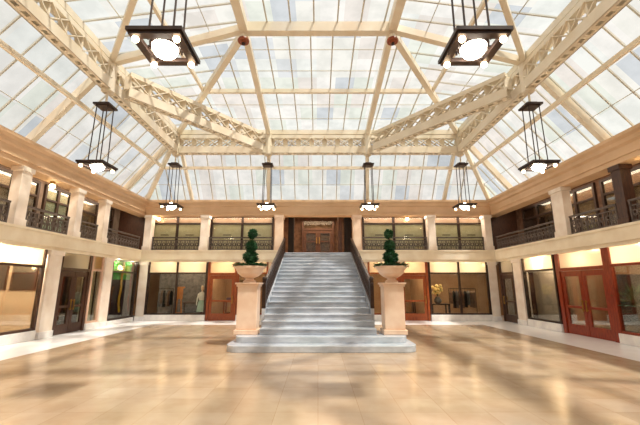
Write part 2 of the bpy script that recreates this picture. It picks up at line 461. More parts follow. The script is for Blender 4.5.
# left wall
shopwin('left', 8.22, 12.15, frame='darkwood')
door('left', 12.9, 14.68, 'darkwood', leaves=2)
shopwin('left', 14.7, 15.48, frame='tblind', sill=.25)
shopwin('left', 16.15, 18.38, frame='bronze', sill=.2, tp='glass')
# right wall
shopwin('right', 8.22, 11.42, frame='redwood', mulls=())
door('right', 11.45, 14.0, 'redwood', leaves=2, fw=.2)
shopwin('right', 14.05, 16.25, frame='bronze')
door('right', 17.0, 18.38, 'darkwood')

# ------------------------------------------------------------------ gallery windows
def galwin(side, u0, u1, d, z0, z1, m_blind, m_trans, mull, tz=None, parts=2):
    wn[0] += 1
    tz = tz or z1 - .38
    fw = .1
    mb = MB()
    S(mb, side, u0, u0 + fw, z0, z1, d - .1, d); S(mb, side, u1 - fw, u1, z0, z1, d - .1, d)
    S(mb, side, u0 + fw, u1 - fw, z1 - fw, z1, d - .1, d); S(mb, side, u0 + fw, u1 - fw, z0, z0 + fw, d - .1, d)
    S(mb, side, u0 + fw, u1 - fw, tz - .05, tz + .03, d - .095, d)
    for m in mull: S(mb, side, m - .06, m + .06, z0 + fw, z1 - fw, d - .1, d)
    r = struct('window_%d' % wn[0], mb, M['bronze'])
    p = MB(); S(p, side, u0 + fw, u1 - fw, z0 + fw, z1 - fw, d - .055, d - .05); link('pane', p, M['glass'], r)
    ed = [u0 + fw] + [m for m in mull] + [u1 - fw]
    for a, b in zip(ed, ed[1:]):
        g = .07
        p = MB(); S(p, side, a + g, b - g, z0 + fw + .02, tz - .06, d - .03, d - .018); bl = link('blind', p, M[m_blind], r)
        p = MB(); c = (a + b) / 2; S(p, side, c - .22, c + .22, z0 + .98, z0 + 1.02, d - .045, d - .031); link('pull_bar', p, M['bronze'], bl)
        p = MB(); S(p, side, a + g, b - g, tz + .04, z1 - fw - .01, d - .03, d - .018); link('transom_panel', p, M[m_trans], r)
    return r
for sx in (-1, 1):
    a, b = sorted((sx * 9.25, sx * 6.3)); galwin('far', a, b, .62, UP + .05, 5.62, 'blind', 'tblind', (sx * 7.8,), tz=5.14)
    a, b = sorted((sx * 5.95, sx * 2.45)); galwin('far', a, b, .62, UP + .05, 5.62, 'blind', 'tblind', (sx * 4.2,), tz=5.14)
for a, b, m in ((8.4, 10.6, 'greyblind'), (10.9, 13.3, 'greyblind'), (13.6, 15.1, 'mint'), (15.6, 18.4, 'brownblind')):
    galwin('left', a, b, GD, UP + .05, 5.8, m, 'greyblind' if m != 'mint' else 'mint', ((a + b) / 2,), tz=5.2)
for a, b, m in ((8.2, 10.4, 'brownblind'), (10.7, 13.1, 'brownblind'), (13.4, 15.6, 'brownblind'), (15.9, 18.4, 'darkwood')):
    galwin('right', a, b, GD, UP + .05, 5.8, m, 'wood' if m != 'darkwood' else 'darkwood', ((a + b) / 2,), tz=5.2)

# lobby behind the stair head
mb = MB(); mb.box(-2.2, 2.2, BY - .36, BY - .2, UP, CT - .25)
struct('wall_lobby', mb, M['brownn'])
FYo = FY
def lobby():
    global FY
    FY = BY - .45
    r = door('far', -1.0, 1.0, 'lobbywood', z0=UP, head=5.15, top=5.72, leaves=2, trans=True, d=-.1)
    FY = FYo
    return r
lobby()
nt = [3]
def trim(mb, m):
    nt[0] += 1
    return struct('trim_%d' % nt[0], mb, m)
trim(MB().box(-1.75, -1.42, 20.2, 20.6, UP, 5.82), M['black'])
trim(MB().box(1.2, 1.42, 20.4, 20.8, UP, 5.82), M['darkwood'])
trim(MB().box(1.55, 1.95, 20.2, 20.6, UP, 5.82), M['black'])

# ------------------------------------------------------------------ gallery railings
bal_me = {}
def railing(side, u0, u1, label, z0=LIP, h=.72):
    mb = MB()
    S(mb, side, u0, u1, z0 + h - .06, z0 + h, .06, .16); S(mb, side, u0, u1, z0 + .04, z0 + .09, .085, .135)
    S(mb, side, u0, u1, z0 + h - .2, z0 + h - .165, .09, .13)
    cx = (u0 + u1) / 2
    loc = {'far': (cx, FY + .11, z0), 'right': (W + .11, cx, z0), 'left': (-W - .11, cx, z0)}[side]
    t = thing('gallery_railing', label, 'railing', loc)
    link('rail', mb, M['rail'], t)
    for e in (u0, u1):
        q = MB(); a, b = (e, e + .06) if e == u0 else (e - .06, e); S(q, side, a, b, z0 + .001, z0 + h - .06, .08, .14); link('post', q, M['rail'], t)
    n = max(3, int((u1 - u0) / .24)); st = (u1 - u0) / n
    key = 'far' if side == 'far' else 'side'
    for k in range(n):
        u = u0 + (k + .5) * st
        off = Vector((u - cx, 0, 0)) if side == 'far' else Vector((0, u - cx, 0))
        if key not in bal_me:
            q = MB()
            zt = h - .19
            for s_ in (-1, 1):        # a pair of mirrored scrolls between two rails
                pts = []
                for i in range(15):
                    a = -PI / 2 + s_ * i / 14 * 2.2 * PI
                    r = .095 - .045 * i / 14
                    pts.append((r * math.cos(a), 0, .32 + s_ * .0 + r * math.sin(a) + (.0)))
                if key == 'side': pts = [(0, p[0], p[2]) for p in pts]
                q.tube(pts, .015, 5)
            q.beam((0, 0, .09), (0, 0, .23), .02, .02, up=(0, 1, 0)); q.beam((0, 0, .4), (0, 0, zt), .02, .02, up=(0, 1, 0))
            dd = st / 2 - .01
            for s_ in (-1, 1):
                a = (s_ * .1, 0, 0) if key == 'far' else (0, s_ * .1, 0)
                q.beam((a[0], a[1], .09), (a[0], a[1], zt), .024, .024, up=(0, 1, 0))
            bmesh.ops.recalc_face_normals(q.b, faces=q.b.faces)
            me = bpy.data.meshes.new('scroll_baluster'); q.b.to_mesh(me); q.b.free(); me.materials.append(M['rail']); bal_me[key] = me
        o = bpy.data.objects.new('scroll_baluster', bal_me[key]); COL.objects.link(o); o.parent = t; o.location = off
    return t
railing('left', 8.2, 10.44, 'scrolled iron gallery railing at the left edge of the picture')
railing('left', 11.06, 13.04, 'scrolled iron railing between bright near pillar and middle pillar on left gallery')
railing('left', 13.68, 14.79, 'short scrolled iron railing in front of the greenish window')
railing('left', 15.46, 18.4, 'scrolled iron railing on left gallery running into the far corner')
railing('right', 8.2, 10.34, 'scrolled iron gallery railing at the right edge of the picture')
railing('right', 10.8, 12.89, 'scrolled iron railing between dark wooden post and cream pillar, right gallery')
railing('right', 13.66, 18.4, 'long scrolled iron railing on right gallery from cream pillar to corner')
for sx, w in ((-1, 'left'), (1, 'right')):
    a, b = sorted((sx * 8.9, sx * 6.38)); railing('far', a, b, 'far gallery railing in the %s corner bay' % w)
    a, b = sorted((sx * 5.86, sx * 2.38)); railing('far', a, b, 'far gallery railing next to the stair head on its %s' % w)

# ------------------------------------------------------------------ staircase
RS, TR, Y0, HW = 3.45 / 20, .44, 9.84, 1.72
st = thing('staircase', 'wide grey white marble staircase rising to the far gallery', 'staircase', (0, Y0, 0))
def round_slab(hw, y0, y1, z0, z1, r, cxo=.09):
    pts = []
    for sx, cx in ((1, hw - r), (-1, -hw + r)):
        a0 = (-PI / 2, 0) if sx > 0 else (PI, 1.5 * PI)
        arc = [(cx + r * math.cos(a0[0] + (a0[1] - a0[0]) * i / 8), y0 + r + r * math.sin(a0[0] + (a0[1] - a0[0]) * i / 8)) for i in range(9)]
        if sx > 0: pts += arc + [(hw, y1), (-hw, y1)]
        else: pts += arc
    return MB().prism([(a + cxo, b) for a, b in pts], 'z', z0, z1)
for i in range(20):
    y = Y0 + TR * i; z1 = RS * (i + 1); z0 = RS * i
    if i == 0: mb = round_slab(2.62, y, y + 1.95, 0.001, z1, .4)
    elif i == 1: mb = round_slab(2.46, y + .02, y + 1.45, z0, z1, .3)
    else:
        y1 = y + TR * 2 if i < 19 else 18.4
        mb = MB().box(-HW, HW, y, min(y1, 18.4), z0 - (0 if i < 3 else .05), z1)
        mb.box(-HW, HW, y - .025, y, z1 - .045, z1)
    link('step', mb, M['stair'], st, bevel=.012)
for s_ in (-1, 1):
    ya, yb = 11.68, 18.38
    def zl(y): return RS * (1 + (y - Y0) / TR)
    poly = [(ya, .36), (yb, .36 if False else 2.0), (yb, zl(yb) + .12), (ya, zl(ya) + .2)]
    poly = [(ya, .0), (yb, .0), (yb, SOF - .01), (yb, 3.44), (ya, zl(ya) + .12)]
    x0, x1 = sorted((s_ * (HW + .001), s_ * (HW + .1)))
    link('stringer', MB().prism(poly, 'x', x0, x1), M['stair'], st)

def stair_rail(s_, label):
    x = s_ * (HW + .05)
    ya, yb = 11.75, 18.3
    za = RS * (1 + (ya - Y0) / TR) + .12; zb = 3.46
    za = zl_(ya); zb = zl_(yb)
    t = thing('stair_railing', label, 'railing', (x, ya, za))
    H = .78
    link('handrail', MB().beam((x, ya - .1, za + H - .03), (x, yb, zb + H), .1, .09), M['bronze'], t, bevel=.015)
    link('bottom_rail', MB().beam((x, ya, za + .06), (x, yb, zb + .06), .06, .06), M['bronze'], t)
    link('newel_post', MB().box(x - .06, x + .06, ya - .06, ya + .06, za + .002, za + H + .1).ball((x, ya, za + H + .16), .08), M['bronze'], t)
    link('top_post', MB().box(x - .05, x + .05, yb - .1, yb, zb, zb + H + .05), M['bronze'], t)
    n = 26
    for k in range(n):
        f = (k + .5) / n; y = ya + (yb - ya) * f; z = za + (zb - za) * f
        q = MB().beam((x, y, z + .08), (x, y, z + H - .04), .025, .04)
        pts = [(x, y + .085 * math.cos(a), z + .42 + .16 * math.sin(a)) for a in [2 * PI * i / 12 for i in range(13)]]
        q.tube(pts, .016, 5)
        q.beam((x, y + .09, z + .1), (x, y + .09, z + H - .02), .02, .03)
        link('baluster', q, M['bronze'], t)
def zl_(y):
    ya, yb = 11.68, 18.38
    za = RS * (1 + (ya - Y0) / TR) + .12; zb = 3.44
    return za + (zb - za) * (y - ya) / (yb - ya)
stair_rail(-1, 'dark bronze stair railing on the left side of the marble stair')
stair_rail(1, 'dark bronze stair railing on the right side of the marble stair')

# ------------------------------------------------------------------ pedestals, urns, topiaries
def pedestal(x, label):
    z = 2 * RS
    y0, y1 = 10.72, 11.3
    t = thing('pedestal', label, 'pedestal', (x, 11.0, z), 'stair pedestals')
    hw = .3
    link('base', MB().box(x - hw - .05, x + hw + .05, y0 - .05, y1 + .03, z + .002, z + .14), M['ped'], t, bevel=.015)
    link('shaft', MB().box(x - hw, x + hw, y0, y1, z + .14, z + 1.47), M['ped'], t, bevel=.02)
    mb = MB()
    for k, (e, a, b) in enumerate(((.03, 1.38, 1.45), (.07, 1.45, 1.5))): mb.box(x - hw - e, x + hw + e, y0 - e, y1 + e, z + a, z + b)
    link('cap', mb, M['ped'], t, bevel=.012)
    return z + 1.5
def urn(x, z, label):
    t = thing('planter_urn', label, 'planter', (x, 11.0, z), 'stair urns')
    def sq(prof):
        mb = MB()
        rings = []
        for r, zz in prof:
            rings.append([mb.b.verts.new((x + r * a, 11.0 + r * b, z + zz)) for a, b in ((-1, -1), (1, -1), (1, 1), (-1, 1))])
        for a, b in zip(rings, rings[1:]):
            for k in range(4): mb.b.faces.new((a[k], a[(k + 1) % 4], b[(k + 1) % 4], b[k]))
        mb.b.faces.new(rings[0][::-1]); mb.b.faces.new(rings[-1]); return mb
    link('foot', MB().lathe([(.2, .002), (.2, .05), (.13, .09), (.12, .14)], (x, 11.0, z), 20), M['ped'], t)
    link('bowl', MB().lathe([(.12, .13), (.26, .19), (.37, .28), (.42, .38), (.44, .43), (.5, .44), (.5, .5), (.42, .5), (.4, .45), (0, .44)], (x, 11.0, z), 28), M['ped'], t, smooth=False)
    link('soil', MB().lathe([(.39, .445), (.2, .47), (0, .475)], (x, 11.0, z), 20), M['soil'], t)
    return z + .475
def leafball(c, r, n, m, parent, name='foliage', sz=1.0, L=.09):
    mb = MB()
    mb.ball(c, r * .9, 14, sz)
    c = Vector(c)
    for i in range(n):
        u = random.uniform(-1, 1); a = random.uniform(0, 2 * PI); q = math.sqrt(1 - u * u)
        d = Vector((q * math.cos(a), q * math.sin(a), u * sz))
        p = c + d * r * .86
        dd = (d + Vector((random.uniform(-.8, .8), random.uniform(-.8, .8), random.uniform(-.5, .9)))).normalized()
        mb.leafq(p, dd, Vector((random.uniform(-1, 1), random.uniform(-1, 1), 1)), L * random.uniform(.7, 1.2), L * .6)
    return link(name, mb, m, parent)
def topiary(x, z, label, lean):
    t = thing('topiary', label, 'plant', (x, 11.0, z), 'stair topiaries')
    link('trunk', MB().tube([(x, 11, z - .01), (x + lean * .5, 11, z + .5), (x + lean, 11, z + 1.08)], [.03, .025, .018], 8), M['bark'], t)
    mb = MB()
    for i in range(420):          # ivy spilling over the rim
        a = random.uniform(0, 2 * PI); r = random.uniform(.1, .5)
        p = Vector((x + r * math.cos(a), 11 + r * math.sin(a), z + .02 + random.uniform(0, .09)))
        d = Vector((math.cos(a), math.sin(a), random.uniform(-.4, .5)))
        mb.leafq(p, d, Vector((0, 0, 1)), random.uniform(.08, .14), .07)
    link('ivy', mb, M['leaf'], t)
    leafball((x, 11, z + .3), .215, 420, M['leaf'], t, sz=.95)
    leafball((x + lean * .5, 11, z + .66), .14, 300, M['leaf'], t, sz=1.1)
    leafball((x + lean, 11, z + 1.04), .11, 200, M['leaf'], t, sz=1.1)
for sx, w in ((-1, 'left'), (1, 'right')):
    x = -2.12 if sx < 0 else 2.28
    zt = pedestal(x, 'square pinkish marble pedestal standing %s of the stair foot' % w)
    zu = urn(x, zt, 'round marble planter bowl on the pedestal %s of the stair' % w)
    topiary(x, zu, 'three tiered clipped green topiary in the bowl %s of the stair' % w, .04 if sx < 0 else -.03)

# ------------------------------------------------------------------ roof
RX, RY1, RY0, SY = 7.0, 16.2, -.9, 10.5
NX = 2.45                       # inner nodes of the ring
BXs, BY1, BY0 = 2.38, 9.75, 4.9   # crown frame
GB, GT = 8.12, 9.05              # girders bottom / top
ZR, ZC, ZE = 9.38, 10.05, CT + .03 # glass heights: ring, crown, eaves
roof = bpy.data.objects.new('ceiling', None); COL.objects.link(roof); roof['kind'] = 'structure'; roof.location = (0, 8, 9); WL['ceiling'] = Vector((0, 8, 9))
def panel(A, B, C, D, nrow):
    """A-B eaves edge, D-C upper edge"""
    A, B, C, D = map(Vector, (A, B, C, D))
    ex = (B - A).normalized(); mid = (C + D) / 2 - A; ey = (mid - ex * mid.dot(ex)); H = ey.length; ey.normalize(); nn = ex.cross(ey)
    if nn.z < 0: nn = -nn
    uv = [((p - A).dot(ex), (p - A).dot(ey)) for p in (A, B, C, D)]
    mb = MB(); vs = [mb.b.verts.new(p) for p in (A, B, C, D)]; f = mb.b.faces.new(vs)
    lay = mb.b.loops.layers.uv.new('UVMap')
    for l, q in zip(f.loops, uv): l[lay].uv = (q[0] + random.uniform(3, 4) * 0 + 37.3, q[1] + 11.1)
    link('glass_panel', mb, M['roofglass'], roof)
    q = MB()
    u0, u1, u2, u3 = uv[0][0], uv[1][0], uv[2][0], uv[3][0]
    k = math.ceil(min(u0, u3) / .75 + .01)
    while k * .75 < max(u1, u2):
        u = k * .75; t0, t1 = 0.0, 1.0
        # left edge u0->u3 ; right edge u1->u2
        if u < max(u0, u3):
            tt = (u - u0) / (u3 - u0)
            if u3 > u0: t1 = min(t1, tt)
            else: t0 = max(t0, tt)
        if u > min(u1, u2):
            tt = (u - u1) / (u2 - u1)
            if u2 < u1: t1 = min(t1, tt)
            else: t0 = max(t0, tt)
        if t1 - t0 > .03:
            q.beam(A + ex * u + ey * (H * t0) - nn * .035, A + ex * u + ey * (H * t1) - nn * .035, .045, .05, up=nn)
        k += 1
    for j in range(1, nrow):
        t = j / nrow
        q.beam(A + (D - A) * t - nn * .04, B + (C - B) * t - nn * .03, .022, .03, up=nn)
    link('glazing_bars', q, M['bar'], roof)
E = .3
ex0, ex1, ey0, ey1 = -W - .1, W + .1, NY - .05, FY + .1
R = [(-RX, RY0), (RX, RY0), (RX, RY1), (-RX, RY1)]
panel((ex0, ey1, ZE), (ex1, ey1, ZE), (RX, RY1, ZR), (-RX, RY1, ZR), 4)
panel((ex1, ey0, ZE), (ex0, ey0, ZE), (-RX, RY0, ZR), (RX, RY0, ZR), 4)
panel((ex0, ey0, ZE), (ex0, ey1, ZE), (-RX, RY1, ZR), (-RX, RY0, ZR), 4)
panel((ex1, ey1, ZE), (ex1, ey0, ZE), (RX, RY0, ZR), (RX, RY1, ZR), 4)
panel((-RX, RY1, ZR), (RX, RY1, ZR), (BXs, BY1, ZC), (-BXs, BY1, ZC), 6)
panel((RX, RY0, ZR), (-RX, RY0, ZR), (-BXs, BY0, ZC), (BXs, BY0, ZC), 5)
panel((-RX, RY0, ZR), (-RX, RY1, ZR), (-BXs, BY1, ZC), (-BXs, BY0, ZC), 4)
panel((RX, RY1, ZR), (RX, RY0, ZR), (BXs, BY0, ZC), (BXs, BY1, ZC), 4)
panel((-BXs, BY1, ZC), (BXs, BY1, ZC), (BXs, BY0, ZC), (-BXs, BY0, ZC), 4)

def rib(p0, p1, w=.15, h=.2, m='iron'): return trim(MB().beam(p0, p1, w, h), M[m])
zr, zc = ZR - .2, ZC - .2
for sx in (-1, 1):
    # crown frame and inner rafters
    rib((sx * BXs, BY0, zc), (sx * BXs, BY1, zc), .26, .3)
    rib((sx * BXs, BY1 + .1, zc), (sx * NX, RY1, zr), .2, .24)
    rib((sx * BXs, BY1 + .1, zc), (sx * RX, RY1, zr), .2, .24)
    rib((sx * (BXs + .1), BY1 + .02, zc), (sx * RX, SY, zr), .2, .24)
    rib((sx * (BXs + .1), BY0, zc), (sx * RX, BY0, zr), .2, .24)
    rib((sx * BXs, BY0 - .1, zc), (sx * RX, RY0, zr), .2, .24)
    rib((sx * BXs, BY0 - .1, zc), (sx * NX, RY0, zr), .2, .24)
    rib((sx * (BXs + .12), BY0 + .12, zc), (sx * RX, SY, zr), .16, .22)
    # inner purlins
    mx = (BXs + RX) / 2; mz = (zr + zc) / 2 + .06
    rib((sx * mx, (BY0 + RY0) / 2, mz), (sx * mx, (BY1 + RY1) / 2, mz), .1, .14)
    # outer rafters
    for y in (RY1, SY, BY0): rib((sx * RX, y, zr - .02), (sx * (W - .05), y, ZE - .12 + .06), .18, .24)
    rib((sx * RX, RY1, zr), (sx * (W), FY, ZE - .06), .18, .22)
    rib((sx * RX, RY1, zr), (sx * 6.85, FY - .02, ZE - .06), .14, .18)
    rib((sx * NX, RY1, zr), (sx * 2.7, FY - .02, ZE - .06), .18, .22)
    rib((sx * RX, RY0, zr), (sx * W, NY, ZE - .06), .18, .22)
    rib((sx * 8.0, -2.2, (zr + ZE) / 2 - .02), (sx * 8.0, 17.2, (zr + ZE) / 2 - .02), .1, .14)
    # curb under the glass along the ring
    rib((sx * RX, RY0, ZR - .14), (sx * RX, RY1, ZR - .14), .2, .22)
rib((-BXs, BY1, zc), (BXs, BY1, zc), .26, .34); rib((-BXs, BY0, zc), (BXs, BY0, zc), .26, .34)
mx = (BXs + RX) / 2; mz = (zr + zc) / 2 + .06
rib((-mx, (BY1 + RY1) / 2, mz), (mx, (BY1 + RY1) / 2, mz), .12, .16)
rib((-8.0, 17.2, (zr + ZE) / 2 - .02), (8.0, 17.2, (zr + ZE) / 2 - .02), .1, .14)
rib((-RX, RY1, ZR - .14), (RX, RY1, ZR - .14), .2, .22); rib((-RX, RY0, ZR - .14), (RX, RY0, ZR - .14), .2, .22)

def girder(p0, p1, label, bot=GB, top=GT, w=.3, bh=.34, th=.16, step=.62, e0=0.0, e1=0.0):
    p0 = Vector((p0[0], p0[1], 0)); p1 = Vector((p1[0], p1[1], 0)); d = (p1 - p0).normalized()
    p0 = p0 + d * e0; p1 = p1 - d * e1
    L = (p1 - p0).length
    t = thing('lattice_girder', label, 'roof girder', ((p0 + p1) / 2 + Vector((0, 0, bot))), 'cream lattice girders')
    Z = Vector((0, 0, 1)); sd = d.cross(Z)
    mb = MB()                                    # box chord whose soffit is pierced: two side plates and ties
    for s_ in (-1, 1): mb.beam(p0 + Z * (bot + bh / 2) + sd * s_ * w / 2, p1 + Z * (bot + bh / 2) + sd * s_ * w / 2, .03, bh)
    for s_ in (-1, 1): mb.beam(p0 + Z * (bot + .015) + sd * s_ * w * .36, p1 + Z * (bot + .015) + sd * s_ * w * .36, w * .3, .03)
    n = int(L / (step * .5))
    for k in range(n):
        c = p0 + d * (L * (k + .5) / n) + Z * (bot + .02); mb.beam(c - d * .07, c + d * .07, w * .9, .028)
    link('bottom_chord', mb, M['iron'], t)
    link('top_chord', MB().beam(p0 + Z * (top - th / 2), p1 + Z * (top - th / 2), w, th), M['iron'], t)
    n = max(2, int(L / step)); mb = MB()
    za, zb = bot + bh - .02, top - th + .02
    for k in range(n):
        a = p0 + d * (L * k / n); b = p0 + d * (L * (k + 1) / n)
        for s_ in (-1, 1):
            o = sd * (s_ * w * .42)
            mb.beam(a + Z * za + o, b + Z * zb + o, .03, .09, up=sd); mb.beam(a + Z * zb + o, b + Z * za + o, .03, .09, up=sd)
        mb.beam(a + Z * za, a + Z * zb, w * .8, .06)
    link('lattice', mb, M['iron'], t)
    return t
girder((-RX, RY1), (RX, RY1), 'long cream lattice girder crossing the roof parallel to the far wall', e0=.2, e1=.2)
girder((-RX, RY0), (-RX, RY1), 'cream lattice girder running down the left side of the roof', e0=.2, e1=.2)
girder((RX, RY0), (RX, RY1), 'cream lattice girder running down the right side of the roof', e0=.2, e1=.2)
girder((-RX, SY), (-NX, RY1), 'slanting lattice girder from the left side node to the far girder', e0=.6, e1=.5)
girder((RX, SY), (NX, RY1), 'slanting lattice girder from the right side node to the far girder', e0=.6, e1=.5)
# node posts
def node(x, y, z0, z1, r=.2):
    return trim(MB().lathe([(r * .6, z0 - .02), (r, z0 + .04), (r, z1)], (x, y, 0), 12), M['iron'])
for x, y in ((-RX, RY1), (RX, RY1), (-NX, RY1), (NX, RY1), (-RX, SY), (RX, SY), (-RX, BY0), (RX, BY0)):
    node(x, y, GB - .1, ZR - .3)
for sx, w in ((-1, 'left'), (1, 'right')):
    c = (sx * BXs, BY1, 9.36)
    t = thing('roof_boss', 'dark bronze boss under the %s corner of the roof crown' % w, 'boss', c, 'roof bosses')
    link('stem', MB().lathe([(.12, .1), (.1, .26)], c, 12), M['iron'], t)
    link('rosette', MB().lathe([(0, -.04), (.08, -.03), (.1, 0), (.17, .0), (.19, .05), (.17, .1), (.1, .12)], c, 20), M['wood'], t)
    link('knob', MB().ball((c[0], c[1], c[2] - .05), .06, 12), M['bronze'], t)

# ------------------------------------------------------------------ pendant lamps
def pendant(loc, rod, top, label):
    x, y, z = loc
    t = thing('pendant_lamp', label, 'lamp', loc, 'square pendant lamps')
    h = .39; b = .12; zf = z + .02
    mb = MB()
    mb.box(x - h, x + h, y - h, y - h + b, zf, zf + .07).box(x - h, x + h, y + h - b, y + h, zf, zf + .07)
    mb.box(x - h, x - h + b, y - h + b, y + h - b, zf, zf + .07).box(x + h - b, x + h, y - h + b, y + h - b, zf, zf + .07)
    mb.box(x - h - .03, x + h + .03, y - h - .03, y - h + .01, zf + .05, zf + .11).box(x - h - .03, x + h + .03, y + h - .01, y + h + .03, zf + .05, zf + .11)
    mb.box(x - h - .03, x - h + .01, y - h + .01, y + h - .01, zf + .05, zf + .11).box(x + h - .01, x + h + .03, y - h + .01, y + h - .01, zf + .05, zf + .11)
    link('frame', mb, M['bronze'], t)
    mb = MB()
    for a, c in ((-1, 0), (1, 0), (0, -1), (0, 1)):
        mb.beam((x + a * .17, y + c * .17, zf + .09), (x + a * .32, y + c * .32, zf + .05), .05, .04)
    mb.lathe([(.21, .05), (.24, .07), (.24, .12), (.2, .13), (.12, .16)], (x, y, zf), 24)
    link('cradle', mb, M['bronze'], t)
    link('globe', MB().ball((x, y, zf + .05), .2, 24, .85), M['globe'], t, smooth=True)
    for a in (-1, 1):
        for c in (-1, 1):
            q = link('bulb', MB().ball((x + a * .31, y + c * .31, zf - .035), .052, 12), M['bulb'], t, smooth=True)
            link('rod', MB().tube([(x + a * .19, y + c * .19, zf + .06), (x + a * .17, y + c * .17, z + rod)], .017, 6), M['bronze'], t)
    mb = MB()
    mb.box(x - .19, x + .19, y - .19, y + .19, z + rod * .985, z + rod * .985 + .03)
    link('canopy', mb.box(x - .26, x + .26, y - .26, y + .26, z + rod, z + rod + .06).box(x - .15, x + .15, y - .15, y + .15, z + rod + .06, z + rod + .13), M['bronze'], t)
    link('stem', MB().tube([(x, y, z + rod + .13), (x, y, top)], .035, 8), M['iron'], t)
    return t
LZ = 5.4
p0 = pendant((-RX, RY1, LZ), 2.1, GB - .1, 'square pendant lamp at far left, leftmost in the far row')
dup(p0, (-NX, RY1, LZ), 'square pendant lamp in the far row, above the left topiary')
dup(p0, (NX, RY1, LZ), 'square pendant lamp in the far row, above the right topiary')
dup(p0, (RX, RY1, LZ), 'square pendant lamp at far right, rightmost in the far row')
dup(p0, (-RX, SY, LZ), 'square pendant lamp hanging in front of the left gallery')
dup(p0, (RX, SY, LZ), 'square pendant lamp hanging in front of the right gallery')
p1 = pendant((-2.44, BY0, LZ), 3.9, ZC - .36, 'large near pendant lamp at top left, seen from below')
dup(p1, (2.48, BY0, LZ), 'large near pendant lamp at top right, seen from below')

# gallery ceiling globes
for x, y, z, lab in ((-9.75, 12.3, 5.32, 'small glowing globe light under the left cornice'), (9.75, 9.85, 5.32, 'small glowing globe light under the right cornice near picture edge'),
                  (-8.75, FY + .3, 5.34, 'small glowing globe light under far cornice, left corner'), (4.9, FY + .3, 5.34, 'small globe light under far cornice right of the stair')):
    t = thing('cornice_light', lab, 'lamp', (x, y, z), 'globe lights under the cornice')
    link('globe', MB().ball((x, y, z), .1, 14), M['soffitlamp'], t, smooth=True)
    link('holder', MB().lathe([(.05, .08), (.07, .12), (.09, .179)], (x, y, z), 12), M['brass'], t)
t = thing('ceiling_light', 'round glowing ceiling light inside the far right shop corner', 'lamp', (9.0, FY + .5, SOF - .14))
link('globe', MB().ball((9.0, FY + .5, SOF - .12), .11, 14, .8), M['soffitlamp'], t, smooth=True)
link('holder', MB().lathe([(.07, -.05), (.09, -.001)], (9.0, FY + .5, SOF), 12), M['brass'], t)

exec_goods = True
# ------------------------------------------------------------------ goods in the shops
def mannequin(x, y, label, top, skirt, z=0.0, h=1.0, headless=False, shell='skin'):
    t = thing('mannequin', label, 'mannequin', (x, y, z))
    def L(p): return [(r * h, zz * h) for r, zz in p]
    link('base', MB().lathe([(.2, .001), (.2, .02), (.03, .03), (.02, .5)], (x, y, z), 16), M['bronze'], t)
    link('skirt', MB().lathe(L([(.24, .42), (.22, .6), (.19, .82), (.15, .96), (.125, 1.02)]), (x, y, z), 18, 1, .75), M[skirt], t, smooth=True)
    q = MB().lathe(L([(.125, 1.01), (.14, 1.1), (.175, 1.25), (.185, 1.34), (.15, 1.42), (.06, 1.46), (.05, 1.5)]), (x, y, z), 18, 1, .65)
    link('top', q, M[top], t, smooth=True)
    q = MB()
    if not headless:
        q.lathe(L([(.045, 1.48), (.05, 1.54), (.075, 1.6), (.088, 1.68), (.075, 1.76), (.03, 1.8), (0, 1.805)]), (x, y, z), 16, .9, 1)
    else:
        q.lathe(L([(.05, 1.49), (.045, 1.56), (0, 1.57)]), (x, y, z), 14)
    link('head', q, M[shell], t, smooth=True)
    for s_ in (-1, 1):
        link('arm', MB().tube([Vector((x + s_ * .17 * h, y, z + 1.36 * h)), Vector((x + s_ * .24 * h, y + .03, z + 1.1 * h)), Vector((x + s_ * .23 * h, y - .08, z + .86 * h)), Vector((x + s_ * .22 * h, y - .1, z + .76 * h))], [.05 * h, .042 * h, .03 * h, .02 * h], 8), M[top if s_ else shell], t, smooth=True)
    return t
def table(x, y, w, d, h, label, m='darkwood', cat='table', name='display_table'):
    t = thing(name, label, cat, (x, y, 0))
    link('top', MB().box(x - w / 2, x + w / 2, y - d / 2, y + d / 2, h - .05, h), M[m], t, bevel=.008)
    for a in (-1, 1):
        for b in (-1, 1):
            link('leg', MB().box(x + a * (w / 2 - .06) - .03, x + a * (w / 2 - .06) + .03, y + b * (d / 2 - .06) - .03, y + b * (d / 2 - .06) + .03, .001, h - .05), M[m], t)
    link('shelf', MB().box(x - w / 2 + .09, x + w / 2 - .09, y - d / 2 + .02, y + d / 2 - .02, .25, .28), M[m], t)
    return t
